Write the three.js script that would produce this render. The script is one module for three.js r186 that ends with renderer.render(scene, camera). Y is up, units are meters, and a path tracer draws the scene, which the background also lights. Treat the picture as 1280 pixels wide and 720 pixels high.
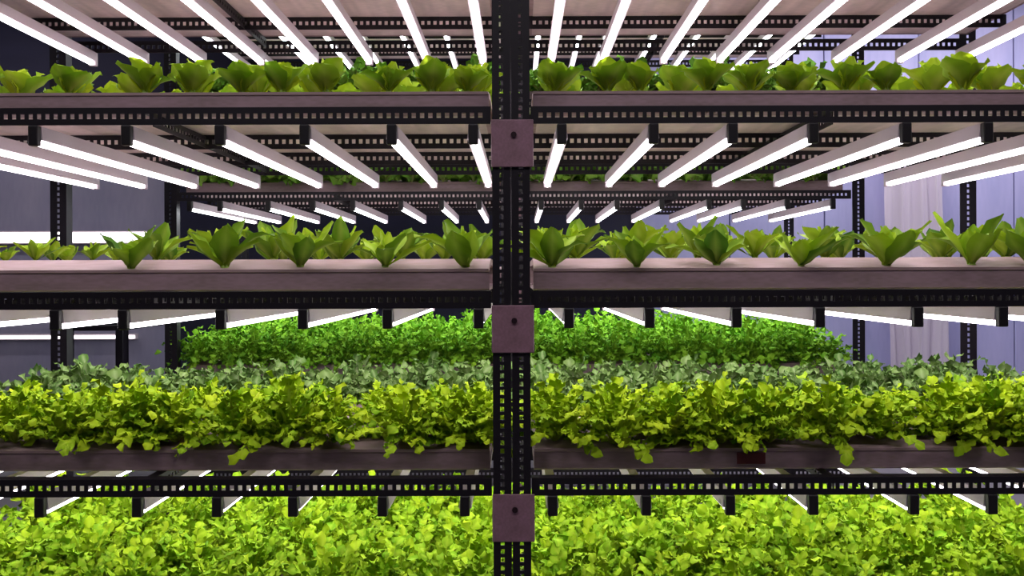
import * as THREE from 'three';
import { mergeGeometries } from 'three/addons/utils/BufferGeometryUtils.js';
import { RoundedBoxGeometry } from 'three/addons/geometries/RoundedBoxGeometry.js';
import { RectAreaLightUniformsLib } from 'three/addons/lights/RectAreaLightUniformsLib.js';

// ---------------------------------------------------------------- camera, light, exposure
const scene = new THREE.Scene();
const renderer = new THREE.WebGLRenderer({ antialias: true });
renderer.toneMapping = THREE.LinearToneMapping;
renderer.toneMappingExposure = 1.0;
renderer.shadowMap.enabled = true;
scene.background = new THREE.Color(0x000000);
RectAreaLightUniformsLib.init();

const EYE = 1.48, FOCAL = 1050, NEAR_D = 2.4;            // eye height, focal length in pixels, distance to the front rack
const camera = new THREE.PerspectiveCamera(2 * Math.atan(360 / FOCAL) * 180 / Math.PI, 1280 / 720, 0.05, 60);
camera.position.set(0, EYE, NEAR_D);
camera.lookAt(0, EYE, -5);
camera.rotateZ(-0.0035);
camera.setViewOffset(1280, 720, -8, 15, 1280, 720);       // vanishing point of the depth lines at (648, 345)
const VX = 648, PPM = FOCAL / NEAR_D;                     // pixels per metre on the plane z = 0

const TUBE_GLOW = 10.0, TUBE_LIGHT = 18.0;                  // what the eye sees of a tube, and its light downwards
const AISLE_LIGHT = 44, REAR_LIGHT = 95, SIDE_LIGHT = 40;  // strengths of the unseen ceiling battens, set by what each lights

// ---------------------------------------------------------------- helpers
let seed = 20240517;
function rnd() { seed = (seed + 0x6D2B79F5) | 0; let t = Math.imul(seed ^ (seed >>> 15), 1 | seed); t = (t + Math.imul(t ^ (t >>> 7), 61 | t)) ^ t; return ((t ^ (t >>> 14)) >>> 0) / 4294967296; }
const rr = (a, b) => a + (b - a) * rnd();
const taken = {};
function numbered(name) { const n = taken[name] = (taken[name] ?? -1) + 1; return n ? name + '_' + String(n).padStart(3, '0') : name; }
function shade(o) { o.traverse((c) => { if (c.isMesh) { c.castShadow = true; c.receiveShadow = true; } }); return o; }
function thing(name, label, category, group) {
  const o = new THREE.Group(); o.name = numbered(name); o.userData = { label, category };
  if (group) o.userData.group = group;
  scene.add(o); return o;
}
function part(name, geometry, material, parent, label) {
  const m = new THREE.Mesh(geometry, material); m.name = name; m.castShadow = m.receiveShadow = true;
  if (label) m.userData.label = label;
  parent.add(m); return m;
}
function structure(name, geometry, material, label) {
  const m = new THREE.Mesh(geometry, material); m.name = name; m.castShadow = m.receiveShadow = true;
  m.userData = { kind: 'structure', label, category: name.split('_')[0] };
  scene.add(m); return m;
}
function copyOf(source, label, group) {
  const c = source.clone(); c.name = numbered(source.userData.base ?? source.name.replace(/_\d{3}$/, ''));
  c.userData = { label, category: source.userData.category, group }; scene.add(c); return c;
}
const box = (w, h, d, x = 0, y = 0, z = 0) => new THREE.BoxGeometry(w, h, d).translate(x, y, z);
const rbox = (w, h, d, r, x = 0, y = 0, z = 0) => new RoundedBoxGeometry(w, h, d, 2, r).translate(x, y, z);
const merge = (list) => mergeGeometries(list.map((g) => (g.index ? g.toNonIndexed() : g)), false);

// value noise for the computed textures, repeating with period p
function noiseTexture(w, h, layers, base, spread, tint) {
  const data = new Uint8Array(w * h * 4), acc = new Float32Array(w * h);
  for (const [px, py, amp] of layers) {
    const g = new Float32Array(px * py); for (let i = 0; i < g.length; i++) g[i] = rnd() * 2 - 1;
    for (let y = 0; y < h; y++) for (let x = 0; x < w; x++) {
      const fx = x / w * px, fy = y / h * py, x0 = Math.floor(fx), y0 = Math.floor(fy);
      const sx = (fx - x0) ** 2 * (3 - 2 * (fx - x0)), sy = (fy - y0) ** 2 * (3 - 2 * (fy - y0));
      const at = (i, j) => g[((y0 + j) % py) * px + (x0 + i) % px];
      acc[y * w + x] += amp * ((at(0, 0) * (1 - sx) + at(1, 0) * sx) * (1 - sy) + (at(0, 1) * (1 - sx) + at(1, 1) * sx) * sy);
    }
  }
  for (let i = 0; i < acc.length; i++) {
    const v = acc[i];
    for (let c = 0; c < 3; c++) data[i * 4 + c] = Math.max(0, Math.min(255, base[c] + spread * v + tint[c] * v));
    data[i * 4 + 3] = 255;
  }
  const t = new THREE.DataTexture(data, w, h); t.wrapS = t.wrapT = THREE.RepeatWrapping;
  t.magFilter = THREE.LinearFilter; t.minFilter = THREE.LinearMipmapLinearFilter; t.generateMipmaps = true;
  t.colorSpace = THREE.SRGBColorSpace; t.needsUpdate = true; return t;
}

// ---------------------------------------------------------------- materials
const M = {};
M.tray = new THREE.MeshStandardMaterial({ map: noiseTexture(512, 128, [[6, 4, 0.6], [40, 6, 0.5], [200, 60, 0.35]], [150, 126, 130], 20, [4, -2, 4]), roughness: 0.55 });
M.rim = new THREE.MeshStandardMaterial({ map: noiseTexture(256, 128, [[8, 4, 0.6], [60, 30, 0.5]], [160, 134, 135], 14, [0, -3, 2]), roughness: 0.7 });
M.base = new THREE.MeshStandardMaterial({ map: noiseTexture(512, 256, [[5, 5, 0.6], [8, 60, 0.7], [120, 60, 0.4]], [202, 186, 186], 16, [0, -2, -3]), roughness: 0.6 });
M.steel = new THREE.MeshStandardMaterial({ color: 0x17121a, roughness: 0.5, metalness: 0.25 });
M.plate = new THREE.MeshStandardMaterial({ map: noiseTexture(128, 128, [[4, 4, 0.6], [30, 30, 0.5]], [138, 104, 116], 12, [3, -2, 3]), roughness: 0.5 });
M.bolt = new THREE.MeshStandardMaterial({ color: 0x2a1720, roughness: 0.5, metalness: 0.4 });
M.housing = new THREE.MeshStandardMaterial({ color: 0xc2b4bc, roughness: 0.5 });
M.cap = new THREE.MeshStandardMaterial({ color: 0x141014, roughness: 0.45 });
M.tubeWarm = new THREE.MeshStandardMaterial({ color: 0xffffff, emissive: new THREE.Color(1, 0.93, 0.98), emissiveIntensity: TUBE_GLOW, roughness: 0.4 });
M.tubeCool = new THREE.MeshStandardMaterial({ color: 0xffffff, emissive: new THREE.Color(0.9, 0.98, 1), emissiveIntensity: TUBE_GLOW, roughness: 0.4 });
M.leaf = new THREE.MeshPhysicalMaterial({ vertexColors: true, roughness: 0.75, transmission: 0.3, thickness: 0, specularIntensity: 0.3, side: THREE.DoubleSide });
M.foliage = new THREE.MeshPhysicalMaterial({ vertexColors: true, roughness: 0.8, specularIntensity: 0.3, side: THREE.DoubleSide });
M.wallDark = new THREE.MeshStandardMaterial({ map: noiseTexture(256, 256, [[6, 6, 0.6], [40, 40, 0.4]], [34, 33, 58], 6, [0, 0, 3]), roughness: 0.8 });
M.panel = new THREE.MeshStandardMaterial({ map: noiseTexture(256, 256, [[5, 7, 0.7], [50, 40, 0.3]], [172, 172, 214], 9, [2, 0, -2]), roughness: 0.6 });
M.panelGrey = new THREE.MeshStandardMaterial({ map: noiseTexture(256, 256, [[5, 7, 0.7], [50, 40, 0.3]], [160, 156, 180], 9, [2, 0, -2]), roughness: 0.6 });
M.floor = new THREE.MeshStandardMaterial({ map: noiseTexture(256, 256, [[6, 6, 0.6], [60, 60, 0.5]], [120, 116, 122], 10, [0, 0, 0]), roughness: 0.6 });
M.ceiling = new THREE.MeshStandardMaterial({ map: noiseTexture(128, 128, [[6, 6, 0.6], [60, 60, 0.5]], [150, 148, 155], 6, [0, 0, 0]), roughness: 0.85 });
M.curtain = new THREE.MeshPhysicalMaterial({ color: 0xe6dce4, roughness: 0.9, transmission: 0.4, thickness: 0, side: THREE.DoubleSide });
M.tag = new THREE.MeshStandardMaterial({ color: 0x5a1f24, roughness: 0.7 });

// ---------------------------------------------------------------- the room
const ROOM = { x: 7.5, back: -6.6, front: 4.2, top: 4.6 };
structure('floor', box(15.4, 0.1, 11.2, 0, -0.05, -1.2), M.floor, 'grey concrete floor under the racks');
structure('ceiling', box(15.4, 0.1, 11.2, 0, ROOM.top + 0.05, -1.2), M.ceiling, 'pale grey ceiling over the racks');
const wallBack = structure('wall_back', box(15.4, 4.6, 0.2, 0, 2.3, ROOM.back - 0.1), M.wallDark, 'dark blue back wall with pale lavender wall panels');
structure('wall_front', box(15.4, 4.6, 0.2, 0, 2.3, ROOM.front + 0.1), M.wallDark, 'dark blue wall behind the aisle');
structure('wall_left', box(0.2, 4.6, 10.8, -ROOM.x - 0.1, 2.3, -1.2), M.wallDark, 'dark blue side wall beyond the bench frame');
structure('wall_right', box(0.2, 4.6, 10.8, ROOM.x + 0.1, 2.3, -1.2), M.panel, 'lavender side wall beside the plastic curtain');
{
  const g = new RoundedBoxGeometry(1.0, 4.4, 0.04, 1, 0.008);
  for (let i = 0; i < 6; i++) { const p = part('wall_panel', g, M.panel, wallBack); p.position.set(1.75 + i * 1.012, 2.25, ROOM.back + 0.02); }
  const g2 = new RoundedBoxGeometry(1.2, 3.1, 0.04, 1, 0.008);
  for (let i = 0; i < 3; i++) { const p = part('wall_panel', g2, M.panelGrey, wallBack); p.position.set(-4.35 - i * 1.212, 1.6, ROOM.back + 0.02); }
}

// ---------------------------------------------------------------- racks of slotted steel
const STEP = 0.527, TRAY_H = 0.064, BEAM_H = 0.05, PITCH = 0.0238;
const trayTop = (k) => EYE + 0.022 + STEP * k - (k < 0 ? 0.009 : 0);            // level 0 is the tray at eye height
const beamTop = (k) => trayTop(k) - TRAY_H, beamBottom = (k) => beamTop(k) - BEAM_H;
const BAYS = [[-1.945, -0.078], [0.036, 1.903]], POST_X = [-1.982, -0.02, 1.94];
const RACK_DEPTH = 1.2, BEAM_Z = [0, -0.46, -0.87, -1.2];

function slotted(w, h, cols, rows, hw, hh, px, py, depth) {     // a strip in the xy plane, centred, with punched slots
  const s = new THREE.Shape([[-w / 2, -h / 2], [w / 2, -h / 2], [w / 2, h / 2], [-w / 2, h / 2]].map(([x, y]) => new THREE.Vector2(x, y)));
  for (let i = 0; i < cols; i++) for (let j = 0; j < rows; j++) {
    const x = (i - (cols - 1) / 2) * px, y = (j - (rows - 1) / 2) * py;
    s.holes.push(new THREE.Path([[x - hw, y - hh], [x - hw, y + hh], [x + hw, y + hh], [x + hw, y - hh]].map(([a, b]) => new THREE.Vector2(a, b))));
  }
  return new THREE.ExtrudeGeometry(s, { depth, bevelEnabled: false }).translate(0, 0, -depth);
}
const POST_H = 3.25;
function postGeometry(w, side) {                                 // slotted angle: punched front leg and a plain return leg on one side
  const rows = Math.floor((POST_H - 0.03) / PITCH);
  return merge([slotted(w, POST_H, 1, rows, 0.0055, 0.0068, 0.03, PITCH, 0.004).translate(0, POST_H / 2, 0), box(0.004, POST_H, 0.045, side * (w / 2 - 0.002), POST_H / 2, -0.0265)]);
}
const bayLength = BAYS[0][1] - BAYS[0][0];
const beamGeometry = merge([slotted(bayLength, BEAM_H, Math.floor(bayLength / PITCH) - 1, 1, 0.0062, 0.0075, PITCH, 1, 0.003), box(bayLength, 0.003, 0.038, 0, BEAM_H / 2 - 0.0015, -0.022)]);
const crossGeometry = merge([slotted(RACK_DEPTH - 0.1, 0.04, Math.floor((RACK_DEPTH - 0.1) / PITCH) - 1, 1, 0.006, 0.006, PITCH, 1, 0.003).rotateY(Math.PI / 2), box(0.03, 0.003, RACK_DEPTH - 0.1, -0.015, 0.0185, 0)]);
const postPair = [postGeometry(0.052, -1), postGeometry(0.052, 1)], postEnd = postGeometry(0.07, 1);
const plateGeometry = rbox(0.12, 0.135, 0.006, 0.0025), boltGeometry = new THREE.CylinderGeometry(0.0085, 0.0085, 0.008, 8).rotateX(Math.PI / 2);

function buildRack(z, levels, label) {
  const r = thing('grow_rack', label, 'rack');
  r.position.set(0, 0, z);
  for (const pz of [0.012, -RACK_DEPTH - 0.02]) {
    POST_X.forEach((x, i) => {
      if (i === 1) for (const s of [0, 1]) part('post', postPair[s], M.steel, r).position.set(x + (s ? 0.0275 : -0.0275), 0, pz);
      else part('post', postEnd, M.steel, r).position.set(x, 0, pz);
    });
  }
  for (const k of levels) {
    for (const [a, b] of BAYS) {
      for (const bz of BEAM_Z) part('beam', beamGeometry, M.steel, r).position.set((a + b) / 2, beamTop(k) - BEAM_H / 2, bz);
      part('cross_bar', crossGeometry, M.steel, r).position.set((a + b) / 2 - 0.05, beamTop(k) - 0.026, -RACK_DEPTH / 2);
    }
    const p = part('connector_plate', plateGeometry, M.plate, r, 'mauve steel connector plate');
    p.position.set(POST_X[1] + 0.004, trayTop(k) - 0.105 - 0.0675, 0.0165);
    part('bolt', boltGeometry, M.bolt, p, 'dark bolt').position.set(0.004, 0.024, 0.004);
  }
  return r;
}
const LEVELS_FRONT = [-2, -1, 0, 1, 2], LEVELS_REAR = [-2, -1, 0, 1, 2, 3], REAR_Z = -2.4;
buildRack(0, LEVELS_FRONT, 'black slotted steel rack in front with mauve plates on its centre post');
buildRack(REAR_Z, LEVELS_REAR, 'dark slotted steel rack standing behind the front rack across an aisle');

// a thing's order along its rack, told from the centre post
const ORDER = ['first', 'second', 'third', 'fourth', 'fifth', 'sixth', 'seventh', 'eighth', 'ninth', 'tenth', 'eleventh', 'twelfth', 'thirteenth', 'fourteenth', 'fifteenth'];
const SIDE = (x) => (x < POST_X[1] ? 'towards the bench frame' : 'towards the plastic curtain');
function orders(xs) { return xs.map((x) => { const left = x < POST_X[1]; return ORDER[xs.filter((o) => (o < POST_X[1]) === left && Math.abs(o - POST_X[1]) < Math.abs(x - POST_X[1])).length]; }); }

// ---------------------------------------------------------------- trays
const SLOPE_TO = -0.30, RISE = 0.034;
const surface = (k, z) => trayTop(k) + RISE * Math.min(1, Math.max(0, (-0.10 - z) / (-0.10 - SLOPE_TO)));    // height of the growing surface, z in rack axes
const TRAY_L = 1.85;
function profile(points, length) {                                // (z, y) outline extruded along x
  const g = new THREE.ExtrudeGeometry(new THREE.Shape(points.map(([z, y]) => new THREE.Vector2(-z, y))), { depth: length, bevelEnabled: false });
  return g.translate(0, 0, -length / 2).rotateY(Math.PI / 2);
}
const troughGeometry = profile([[-0.10, -0.006], [-0.103, -TRAY_H + 0.004], [-0.108, -TRAY_H], [-1.14, -TRAY_H], [-1.146, -TRAY_H + 0.004], [-1.15, 0.03], [-1.143, 0.03], [-1.14, -0.054], [-0.112, -0.054], [-0.107, -0.006]], TRAY_L);
const rimGeometry = profile([[-0.097, -0.008], [-0.097, 0], [SLOPE_TO, RISE], [-1.139, RISE], [-1.139, RISE - 0.02], [SLOPE_TO, RISE - 0.02], [-0.11, -0.014]], TRAY_L - 0.004);
const baseGeometry = profile([[-0.15, -TRAY_H + 0.001], [-0.15, -TRAY_H - 0.001], [-1.12, -TRAY_H - 0.001], [-1.12, -TRAY_H + 0.001]], TRAY_L - 0.03);
function buildTrays(rackZ, k, label, group) {
  for (const [a, b] of BAYS) {
    const t = thing('grow_tray', label + ', ' + (a < 0 ? 'bench frame side' : 'plastic curtain side') + ' of the centre post', 'tray', group);
    t.position.set((a + b) / 2, trayTop(k), rackZ);
    part('trough', troughGeometry, M.tray, t);
    part('base_sheet', baseGeometry, M.base, t, 'pale grey base sheet');
    part('growing_board', rimGeometry, M.rim, t, 'pale pinkish growing board');
    if (rackZ === 0 && k === -1 && a > 0) part('tag', rbox(0.085, 0.034, 0.003, 0.001), M.tag, t, 'dark red tag').position.set(0.69 - (a + b) / 2, -0.03, -0.097);
  }
}
buildTrays(0, -2, 'mauve tray under the lowest bushy lettuce', 'lowest front rack trays');
buildTrays(0, -1, 'mauve tray overhung by frilly lettuce', 'front rack trays of frilly lettuce');
buildTrays(0, 0, 'mauve tray holding upright lettuces', 'front rack trays of upright lettuce');
buildTrays(0, 1, 'mauve tray carrying small round lettuces', 'front rack trays of round lettuce');
buildTrays(0, 2, 'tray above the small round lettuces', 'highest front rack trays');
buildTrays(REAR_Z, -1, 'rear rack tray under bright green herbs', 'rear rack trays of bright green crop');
buildTrays(REAR_Z, 0, 'rear rack tray above bright green herbs', 'rear rack trays at eye height');
buildTrays(REAR_Z, 1, 'rear rack tray above the short-looking lamps', 'rear rack trays above the short lamps');
buildTrays(REAR_Z, 2, 'rear rack tray behind small round lettuces', 'rear rack upper trays');
buildTrays(REAR_Z, 3, 'highest rear rack tray', 'rear rack highest trays');

// ---------------------------------------------------------------- lamps: one tube batten each, fixed under the beams
const LAMP_L = 1.21;
function lampProto(tubeMaterial, lightColor) {
  const o = new THREE.Group(); o.name = 'tube_lamp';
  const hs = new THREE.Shape([[-0.018, -0.04], [-0.014, 0], [0.014, 0], [0.018, -0.04]].map(([x, y]) => new THREE.Vector2(x, y)));
  part('housing', new THREE.ExtrudeGeometry(hs, { depth: LAMP_L - 0.04, bevelEnabled: false }).translate(0, 0, -LAMP_L + 0.02), M.housing, o);
  part('tube', new THREE.CylinderGeometry(0.0082, 0.0082, LAMP_L - 0.05, 10).rotateX(Math.PI / 2).translate(0, -0.0485, -LAMP_L / 2), tubeMaterial, o);
  part('end_cap', rbox(0.028, 0.058, 0.022, 0.004, 0, -0.029, -0.011), M.cap, o, 'black end cap');
  part('end_cap', rbox(0.032, 0.058, 0.02, 0.004, 0, -0.029, -LAMP_L + 0.01), M.housing, o, 'pale end cap');
  const l = new THREE.RectAreaLight(lightColor, TUBE_LIGHT, 0.016, LAMP_L - 0.06);
  l.position.set(0, -0.0585, -LAMP_L / 2); l.rotation.x = -Math.PI / 2; l.name = 'tube_light'; o.add(l);
  return o;
}
const PINK = new THREE.Color(1, 0.93, 0.98), COOL = new THREE.Color(0.9, 0.98, 1);
const protoFront = lampProto(M.tubeWarm, PINK), protoRear = lampProto(M.tubeCool, COOL);
function buildLamps(proto, rackZ, k, pixels, label, group) {
  const xs = pixels.map((px) => (px - VX) / PPM), ord = orders(xs);
  for (const [i, x] of xs.entries()) {
    const o = proto.clone(); o.name = numbered('tube_lamp'); o.userData = { label: ord[i] + ' ' + label + ', from centre post ' + SIDE(x), category: 'lamp', group };
    o.position.set(x, beamBottom(k), rackZ + 0.004);
    scene.add(o);
  }
}
buildLamps(protoFront, 0, 2, [-147, -50, 58, 168, 268, 370, 478, 583, 711, 808, 921, 1026, 1123, 1243, 1363, 1476], 'tube lamp over small round lettuces', 'front rack lamps over round lettuce');
buildLamps(protoFront, 0, 1, [-144, -54, 42, 158, 275, 381, 490, 592, 703, 818, 917, 1018, 1134, 1236, 1341, 1449], 'tube lamp over front rack upright lettuces', 'front rack lamps over upright lettuce');
buildLamps(protoFront, 0, 0, [-135, -40, 68, 153, 275, 378, 484, 598, 711, 812, 921, 1025, 1148, 1254, 1352, 1450], 'tube lamp over frilly lettuce', 'front rack lamps over frilly lettuce');
buildLamps(protoFront, 0, -1, [-150, -55, 48, 170, 270, 365, 477, 580, 690, 807, 912, 1016, 1142, 1240, 1345, 1450], 'tube lamp over lowest bushy lettuce', 'front rack lamps over the lowest lettuce');
const REAR_PX = [-174, -98, 22, 134, 234, 354, 456, 550, 706, 806, 896, 1008, 1126, 1212, 1322, 1436];
const jittered = () => REAR_PX.map((p) => p + rr(-12, 12));
buildLamps(protoRear, REAR_Z, 3, jittered(), 'rear rack tube lamp under highest tray', 'rear rack lamps under the highest tray');
buildLamps(protoRear, REAR_Z, 2, jittered(), 'rear rack tube lamp over upper lettuces', 'rear rack lamps over upper lettuce');
buildLamps(protoRear, REAR_Z, 1, REAR_PX, 'short-looking rear rack tube lamp', 'rear rack lamps behind upright lettuce');
buildLamps(protoRear, REAR_Z, 0, jittered(), 'rear rack tube lamp over bright herbs', 'rear rack lamps over bright green crop');

// ---------------------------------------------------------------- room lights (ceiling ones out of view) and background objects
function unseenCeilingLight(x, z, w, strength, label, group) {  // batten out of view, placed for the surfaces it lights
  const o = thing('unseen_ceiling_light', label, 'light', group);
  o.position.set(x, ROOM.top, z);
  part('housing', rbox(w, 0.06, 0.2, 0.01, 0, -0.03, 0), M.housing, o);
  part('diffuser_lamp', rbox(w - 0.06, 0.02, 0.15, 0.006, 0, -0.066, 0), M.ceilGlow, o);
  const l = new THREE.RectAreaLight(PINK, strength, w - 0.06, 0.15); l.position.set(0, -0.08, 0); l.rotation.x = -Math.PI / 2; o.add(l);
}
M.ceilGlow = new THREE.MeshStandardMaterial({ color: 0xffffff, emissive: new THREE.Color(1, 0.95, 0.98), emissiveIntensity: 2.5, roughness: 0.5 });
for (const [x, where] of [[-2.4, 'on the bench frame side'], [0, 'facing the centre post'], [2.4, 'on the plastic curtain side']]) unseenCeilingLight(x, 2.3, 1.8, AISLE_LIGHT, 'unseen ceiling batten light over the aisle before the front rack, ' + where, 'unseen aisle ceiling lights');  // out of view behind the camera, placed to light tray fronts and plates
for (const [x, where] of [[3.0, 'beside the rear rack'], [5.2, 'beyond the plastic curtain']]) unseenCeilingLight(x, -5.0, 1.8, REAR_LIGHT, 'unseen ceiling batten light before the lavender wall panels, ' + where, 'unseen lavender wall ceiling lights');  // out of view, placed to brighten the lavender panels
unseenCeilingLight(-5.2, -5.0, 1.8, SIDE_LIGHT, 'long unseen ceiling batten light before the grey wall panels');  // unseen as well, placed to light the grey panels

{ // long lit panel light on the back wall, and a thin tube below it
  const mk = (cx, y, w, h, label, glow) => {
    const o = thing('wall_light', label, 'light');
    o.position.set(cx, y, ROOM.back + 0.05);
    part('housing', rbox(w, h + 0.03, 0.06, 0.008, 0, 0, 0.02), M.housing, o);
    part('diffuser_lamp', rbox(w - 0.03, h, 0.02, 0.006, 0, 0, 0.055), M.ceilGlow, o);
    const l = new THREE.RectAreaLight(COOL, glow, w - 0.03, h); l.position.set(0, 0, 0.068); l.rotation.y = Math.PI; o.add(l);
  };
  mk(-5.1, EYE + 0.425, 2.4, 0.11, 'broad bright white wall light behind the upright lettuces', 2.2);
  mk(-5.2, EYE - 0.63, 2.3, 0.035, 'thin white wall light above the dark bench frame', 2.2);
}
{ // dark bench frame standing beyond the rear rack
  const o = thing('bench_frame', 'dark steel bench frame standing before the grey wall panels', 'frame');
  o.position.set(-3.15, 0, -4.0);
  const legG = rbox(0.06, 1.08, 0.06, 0.006, 0, 0.54, 0);
  for (const [x, z] of [[-0.28, 0], [0.12, 0], [-0.28, -0.9], [0.12, -0.9]]) part('leg', legG, M.steel, o).position.set(x, 0, z);
  part('top_rail', rbox(0.48, 0.04, 0.05, 0.005, -0.08, 1.095, 0), M.steel, o); part('top_rail', rbox(0.48, 0.04, 0.05, 0.005, -0.08, 1.095, -0.9), M.steel, o);
  for (const x of [-0.28, 0.12]) part('side_rail', rbox(0.05, 0.04, 0.84, 0.005, x, 1.095, -0.45), M.steel, o);
}
{ // hanging plastic curtain with folds
  const o = thing('plastic_curtain', 'pale translucent plastic curtain hanging before the lavender wall', 'curtain');
  const w = 0.62, h = 3.0, g = new THREE.PlaneGeometry(w, h, 48, 12), p = g.attributes.position;
  for (let i = 0; i < p.count; i++) { const x = p.getX(i), y = p.getY(i); p.setZ(i, 0.035 * Math.sin(x * 34 + Math.sin(y * 1.3)) + 0.02 * Math.sin(x * 71 + y)); p.setX(i, x + 0.02 * Math.sin(y * 2 + x * 9)); }
  g.computeVertexNormals(); g.translate(0, h / 2 + 0.03, 0);
  part('sheet', g, M.curtain, o);
  part('rail', new THREE.CylinderGeometry(0.014, 0.014, w + 0.2, 10).rotateZ(Math.PI / 2).translate(0, h + 0.035, 0), M.steel, o);
  for (const s of [-1, 1]) part('bracket', rbox(0.02, 0.04, 0.3, 0.004, s * (w / 2 + 0.06), h + 0.035, -0.15), M.steel, o);
  o.position.set(4.1, 0, ROOM.back + 0.35);
}

// ---------------------------------------------------------------- plants
// a leaf grows from the origin along +y and leans towards +z; (lean0, lean1) are the spine's angles from upright at base and tip
function leafGeometry({ length, width, lean0, lean1, nu = 6, nv = 4, cup = 0.25, ruffle = 0, waves = 3, round = 0.8, neck = 0.18, tone, rib, phase = 0, twist = 0 }) {
  const pos = [], col = [], idx = [];
  let y = 0, z = 0;
  for (let i = 0; i <= nu; i++) {
    const u = i / nu, a = lean0 + (lean1 - lean0) * u * u;
    if (i) { y += Math.cos(a) * length / nu; z += Math.sin(a) * length / nu; }
    const blade = Math.pow(Math.sin(Math.PI * Math.min(1, Math.pow(Math.max(u, 0.001), round) * 0.93 + 0.035)), 0.75);
    const w = width / 2 * (neck * (1 - u) + blade * Math.min(1, 0.25 + u * 1.6)) * (u > 0.999 ? 0.75 : 1);
    for (let j = 0; j <= nv; j++) {
      const v = j / nv * 2 - 1, e = Math.abs(v);
      const bump = ruffle * e * e * (0.3 + 0.7 * u) * Math.sin(u * waves * Math.PI * 2 + phase + (v > 0 ? 1.7 : 0)) + cup * w * e * e;
      const tw = twist * u, x0 = v * w * (1 - 0.15 * cup * e);
      pos.push(x0 * Math.cos(tw), y + bump * Math.sin(a) + x0 * Math.sin(tw) * 0.3, z - bump * Math.cos(a) + x0 * Math.sin(tw));
      const m = (1 - e) ** 3 * (1 - u * 0.8) * 0.7, n = 1 + 0.1 * Math.sin(17 * u + 5 * v + phase * 3);
      for (let c = 0; c < 3; c++) col.push(Math.min(1, (tone[c] * (1 - m) + rib[c] * m) * n));
    }
  }
  for (let i = 0; i < nu; i++) for (let j = 0; j < nv; j++) { const a = i * (nv + 1) + j, b = a + nv + 1; idx.push(a, a + 1, b, a + 1, b + 1, b); }
  const g = new THREE.BufferGeometry();
  g.setAttribute('position', new THREE.Float32BufferAttribute(pos, 3)); g.setAttribute('color', new THREE.Float32BufferAttribute(col, 3));
  g.setIndex(idx); g.computeVertexNormals(); return g;
}
const mixc = (a, b, t) => a.map((x, i) => x + (b[i] - x) * t);

// lettuce with leaves one can tell apart: every leaf a part
function leafyHead(name, category, count, make) {
  const o = new THREE.Group(); o.name = name; o.userData = { category, base: name };
  for (let i = 0; i < count; i++) {
    const t = i / (count - 1), m = part('leaf', leafGeometry(make(t, i)), M.leaf, o);
    m.rotation.y = i * 2.399 + rr(-0.25, 0.25);
  }
  part('stem', new THREE.CylinderGeometry(0.009, 0.012, 0.02, 6).translate(0, 0.004, 0), M.stem, o);
  return o;
}
M.stem = new THREE.MeshStandardMaterial({ color: 0x8fae4a, roughness: 0.8 });
const upright = [], roundHead = [];
for (let v = 0; v < 6; v++) {
  upright.push(leafyHead('upright_lettuce', 'lettuce', 12, (t, i) => (i < 7 ? {
    length: rr(0.12, 0.185), width: rr(0.05, 0.075), lean0: rr(0.45, 1.1), lean1: rr(0.2, 1.6),
    nu: 6, nv: 4, cup: rr(0.2, 0.6), ruffle: 0.008, waves: 2, round: 1.15, neck: 0.3, phase: rr(0, 6), twist: rr(-0.6, 0.6),
    tone: mixc([0.05, 0.15, 0.008], [0.32, 0.5, 0.012], rnd()), rib: [0.5, 0.62, 0.1] } : {
    length: rr(0.08, 0.125), width: rr(0.04, 0.06), lean0: rr(0.1, 0.5), lean1: rr(-0.1, 0.6),
    nu: 6, nv: 4, cup: 0.45, ruffle: 0.006, waves: 2, round: 1.05, neck: 0.3, phase: rr(0, 6), twist: rr(-0.4, 0.4),
    tone: mixc([0.24, 0.42, 0.015], [0.45, 0.6, 0.02], rnd()), rib: [0.55, 0.65, 0.1] })));
  roundHead.push(leafyHead('round_lettuce', 'lettuce', 10, (t) => ({
    length: rr(0.09, 0.12) * (1 - 0.2 * t), width: rr(0.07, 0.09), lean0: 0.85 - 0.8 * t, lean1: 1.15 - 1.15 * t + rr(-0.2, 0.2),
    nu: 6, nv: 4, cup: 0.4, ruffle: 0.01, waves: 2.5, round: 0.95, neck: 0.22, phase: rr(0, 6), twist: rr(-0.3, 0.3),
    tone: mixc([0.14, 0.34, 0.01], [0.5, 0.64, 0.012], t * 0.7 + rr(0, 0.3)), rib: [0.55, 0.65, 0.12] })));
}
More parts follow.
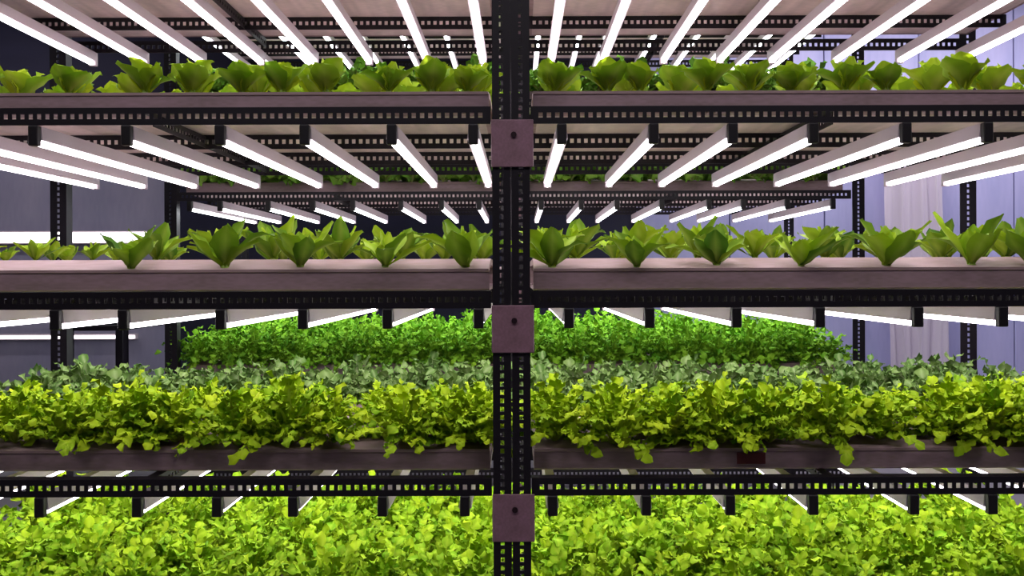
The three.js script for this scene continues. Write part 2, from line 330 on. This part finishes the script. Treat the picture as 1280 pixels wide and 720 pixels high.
// bushy crops: fronds set with small leaflets, too fine to pick apart, joined into one foliage mesh
function bush(name, category, fronds, spec) {
  const list = [];
  for (let i = 0; i < fronds; i++) {
    const t = (i + 0.5) / fronds, turn = i * 2.399 + rr(-0.3, 0.3), f = spec(t), tone = f.tone();
    const stalk = leafGeometry({ length: f.length, width: 0.008, lean0: f.lean0, lean1: f.lean1, nu: 4, nv: 2, cup: 0, neck: 0.5, tone: f.rib, rib: f.rib });
    list.push(stalk.rotateY(turn));
    for (let n = 0; n < f.leaflets; n++) {
      const u = n === f.leaflets - 1 ? 1 : f.bare + (1 - f.bare) * (n + rr(0, 0.6)) / f.leaflets;
      let y = 0, z = 0, a = f.lean0; const steps = 8;
      for (let k = 1; k <= steps; k++) { const q = u * k / steps; a = f.lean0 + (f.lean1 - f.lean0) * q * q; y += Math.cos(a) * f.length * u / steps; z += Math.sin(a) * f.length * u / steps; }
      const size = rr(f.s0, f.s1);
      const g = leafGeometry({ length: size, width: size * rr(0.75, 1.1), lean0: rr(-0.2, 0.3), lean1: rr(0.4, 1.5), nu: 3, nv: f.fine, cup: rr(-0.3, 0.5), ruffle: size * 0.28, waves: 1.4, round: 0.75, neck: 0.3, phase: rr(0, 6), tone: mixc(tone, f.tone(), 0.4), rib: f.rib });
      g.rotateY(rr(-0.8, 0.8)); g.rotateZ((n % 2 ? 1 : -1) * rr(0.3, 1.2) * (u === 1 ? 0.2 : 1)); g.rotateX(a * 0.85 + rr(-0.35, 0.35));
      list.push(g.translate(0, y, z).rotateY(turn));
    }
  }
  const m = new THREE.Mesh(mergeGeometries(list, false), M.foliage); m.name = name; m.castShadow = m.receiveShadow = true;
  m.userData = { category, base: name }; return m;
}
const frilly = [], lowBush = [], dusky = [], tall = [], smallUp = [];
for (let v = 0; v < 5; v++) {
  frilly.push(bush('frilly_lettuce', 'lettuce', 30, (t) => ({
    length: rr(0.12, 0.17), lean0: 1.2 - 1.15 * t + rr(-0.1, 0.1), lean1: 2.2 - 1.9 * t + rr(-0.3, 0.3), leaflets: 14, bare: 0.25, s0: 0.017, s1: 0.034, fine: 4,
    tone: () => mixc([0.15, 0.35, 0.006], [0.5, 0.64, 0.009], rnd()), rib: [0.4, 0.52, 0.04] })));
  lowBush.push(bush('bushy_lettuce', 'lettuce', 28, (t) => ({
    length: rr(0.12, 0.17), lean0: 1.1 - 1.05 * t + rr(-0.1, 0.1), lean1: 1.9 - 1.5 * t + rr(-0.3, 0.3), leaflets: 12, bare: 0.3, s0: 0.018, s1: 0.036, fine: 4,
    tone: () => mixc([0.13, 0.34, 0.006], [0.37, 0.54, 0.01], rnd()), rib: [0.4, 0.52, 0.04] })));
}
for (let v = 0; v < 4; v++) {
  dusky.push(bush('greyish_lettuce', 'lettuce', 16, (t) => ({
    length: rr(0.08, 0.125), lean0: 1.0 - 0.95 * t, lean1: 1.6 - 1.3 * t + rr(-0.2, 0.2), leaflets: 7, bare: 0.3, s0: 0.022, s1: 0.042, fine: 4,
    tone: () => mixc([0.06, 0.15, 0.02], [0.18, 0.28, 0.07], rnd()), rib: [0.35, 0.42, 0.22] })));
  tall.push(bush('bright_green_herb', 'herb', 34, (t) => ({
    length: rr(0.15, 0.24), lean0: 1.25 - 1.2 * t + rr(-0.1, 0.1), lean1: 2.6 - 2.1 * t + rr(-0.3, 0.3), leaflets: 9, bare: 0.25, s0: 0.024, s1: 0.044, fine: 2,
    tone: () => mixc([0.055, 0.25, 0.01], [0.28, 0.53, 0.02], rnd()), rib: [0.28, 0.5, 0.04] })));
  smallUp.push(bush('rear_lettuce', 'lettuce', 14, (t) => ({
    length: rr(0.08, 0.12), lean0: 1.1 - 1.0 * t, lean1: 1.9 - 1.5 * t + rr(-0.2, 0.2), leaflets: 5, bare: 0.3, s0: 0.04, s1: 0.065, fine: 2,
    tone: () => mixc([0.12, 0.34, 0.03], [0.3, 0.55, 0.05], rnd()), rib: [0.4, 0.5, 0.14] })));
}
function plant(pool, x, k, z, rackZ, scale, label, group) {
  const src = pool[Math.floor(rnd() * pool.length)], o = src.clone();
  o.name = numbered(src.userData.base); o.userData = { label, category: src.userData.category, group };
  o.position.set(x, surface(k, z) - 0.001, rackZ + z); o.rotation.y = rr(0, 6.28); o.scale.set(scale, scale * rr(0.9, 1.1), scale);
  scene.add(o);
}
const clear = (x) => { for (const [a, b] of BAYS) if (x > a - 0.12 && x < b + 0.05) return Math.min(b - 0.05, Math.max(a + 0.05, x)); return x; };
function rowAt(pool, k, z, rackZ, s0, s1, what, group, xs, young) {
  const ord = orders(xs);
  xs.forEach((x, i) => plant(pool, x, k, z + rr(-0.018, 0.018), rackZ, rr(s0, s1) * (young && x < young ? 0.62 : 1), ord[i] + ' ' + what + ', from centre post ' + SIDE(x), group));
}
function row(pool, k, z, rackZ, pitch, s0, s1, what, group, from = -1.86, to = 1.84, jit = 0.02, young = 0) {
  const xs = []; for (let x = from; x <= to; x += pitch) xs.push(clear(x + rr(-jit, jit)));
  rowAt(pool, k, z, rackZ, s0, s1, what, group, xs, young);
}
const ROWS = ['front', 'second', 'third', 'fourth', 'hindmost'];
const fromPixels = (list, d) => list.map((px) => (px - VX) / FOCAL * d);
// front rack, eye height: the upright lettuces of the front row stand where the photograph has them
rowAt(upright, 0, -0.135, 0, 0.92, 1.12, 'front row upright green lettuce', 'front row of upright lettuces', fromPixels([168, 282, 375, 482, 582, 690, 795, 897, 1000, 1107, 1215, 1290, 1390], 2.54));
row(upright, 0, -0.38, 0, 0.2, 0.8, 1.0, 'second row upright green lettuce', 'second row of upright lettuces', -1.8, 1.84, 0.02, -1.2);
row(upright, 0, -0.63, 0, 0.2, 0.8, 1.0, 'third row upright green lettuce', 'third row of upright lettuces', -1.86, 1.84, 0.02, -1.2);
row(upright, 0, -0.9, 0, 0.2, 0.8, 1.0, 'hindmost row upright green lettuce', 'hindmost row of upright lettuces', -1.78, 1.84, 0.02, -1.2);
// small round lettuces one tray higher
rowAt(roundHead, 1, -0.14, 0, 0.85, 1.15, 'front row small round lettuce', 'front row of round lettuces', fromPixels([-40, 85, 185, 240, 305, 352, 408, 488, 540, 585, 695, 760, 800, 885, 940, 988, 1060, 1105, 1205, 1290, 1380], 2.54));
row(roundHead, 1, -0.36, 0, 0.2, 1.0, 1.3, 'second row small round lettuce', 'second row of round lettuces');
row(roundHead, 1, -0.6, 0, 0.2, 1.0, 1.35, 'hindmost row small round lettuce', 'hindmost row of round lettuces', -1.82);
// frilly yellow-green lettuce overhanging its tray
row(frilly, -1, -0.15, 0, 0.165, 0.95, 1.28, 'overhanging frilly yellow-green lettuce', 'front row of frilly lettuces', -1.86, 1.84, 0.03);
row(frilly, -1, -0.36, 0, 0.19, 0.7, 0.85, 'second row frilly yellow-green lettuce', 'second row of frilly lettuces', -1.8);
[-0.58, -0.8, -1.02].forEach((z, i) => row(dusky, -1, z, 0, 0.15, 0.9, 1.25, ['near', 'middle', 'hindmost'][i] + ' row greyish green lettuce', ['near', 'middle', 'hindmost'][i] + ' row of greyish lettuces', -1.86 + (i % 2) * 0.07));
// lowest tray
[-0.16, -0.35, -0.55, -0.76, -0.98].forEach((z, i) => row(lowBush, -2, z, 0, 0.18, 1.05, 1.3, ROWS[i] + ' row bushy lettuce in lowest tray', ROWS[i] + ' row of the lowest tray', -1.86 + (i % 2) * 0.09, 1.84, 0.03));
// rear rack
[-0.12, -0.4, -0.68, -0.94].forEach((z, i) => row(tall, -1, z, REAR_Z, 0.16, 0.9, 1.12, ROWS[i === 3 ? 4 : i] + ' row bright green herb', ROWS[i === 3 ? 4 : i] + ' row of bright green herbs', -1.86 + (i % 2) * 0.08, 1.84, 0.03));
[-0.1, -0.4].forEach((z, i) => row(smallUp, 1, z, REAR_Z, 0.18, 1.2, 1.5, ROWS[i] + ' row rear rack lettuce above short-looking lamps', ROWS[i] + ' row of rear rack lettuces'));
[-0.15, -0.45].forEach((z, i) => row(smallUp, 2, z, REAR_Z, 0.18, 1.0, 1.3, ROWS[i] + ' row rear rack lettuce behind round lettuces', ROWS[i] + ' row of upper rear rack lettuces'));

renderer.render(scene, camera);
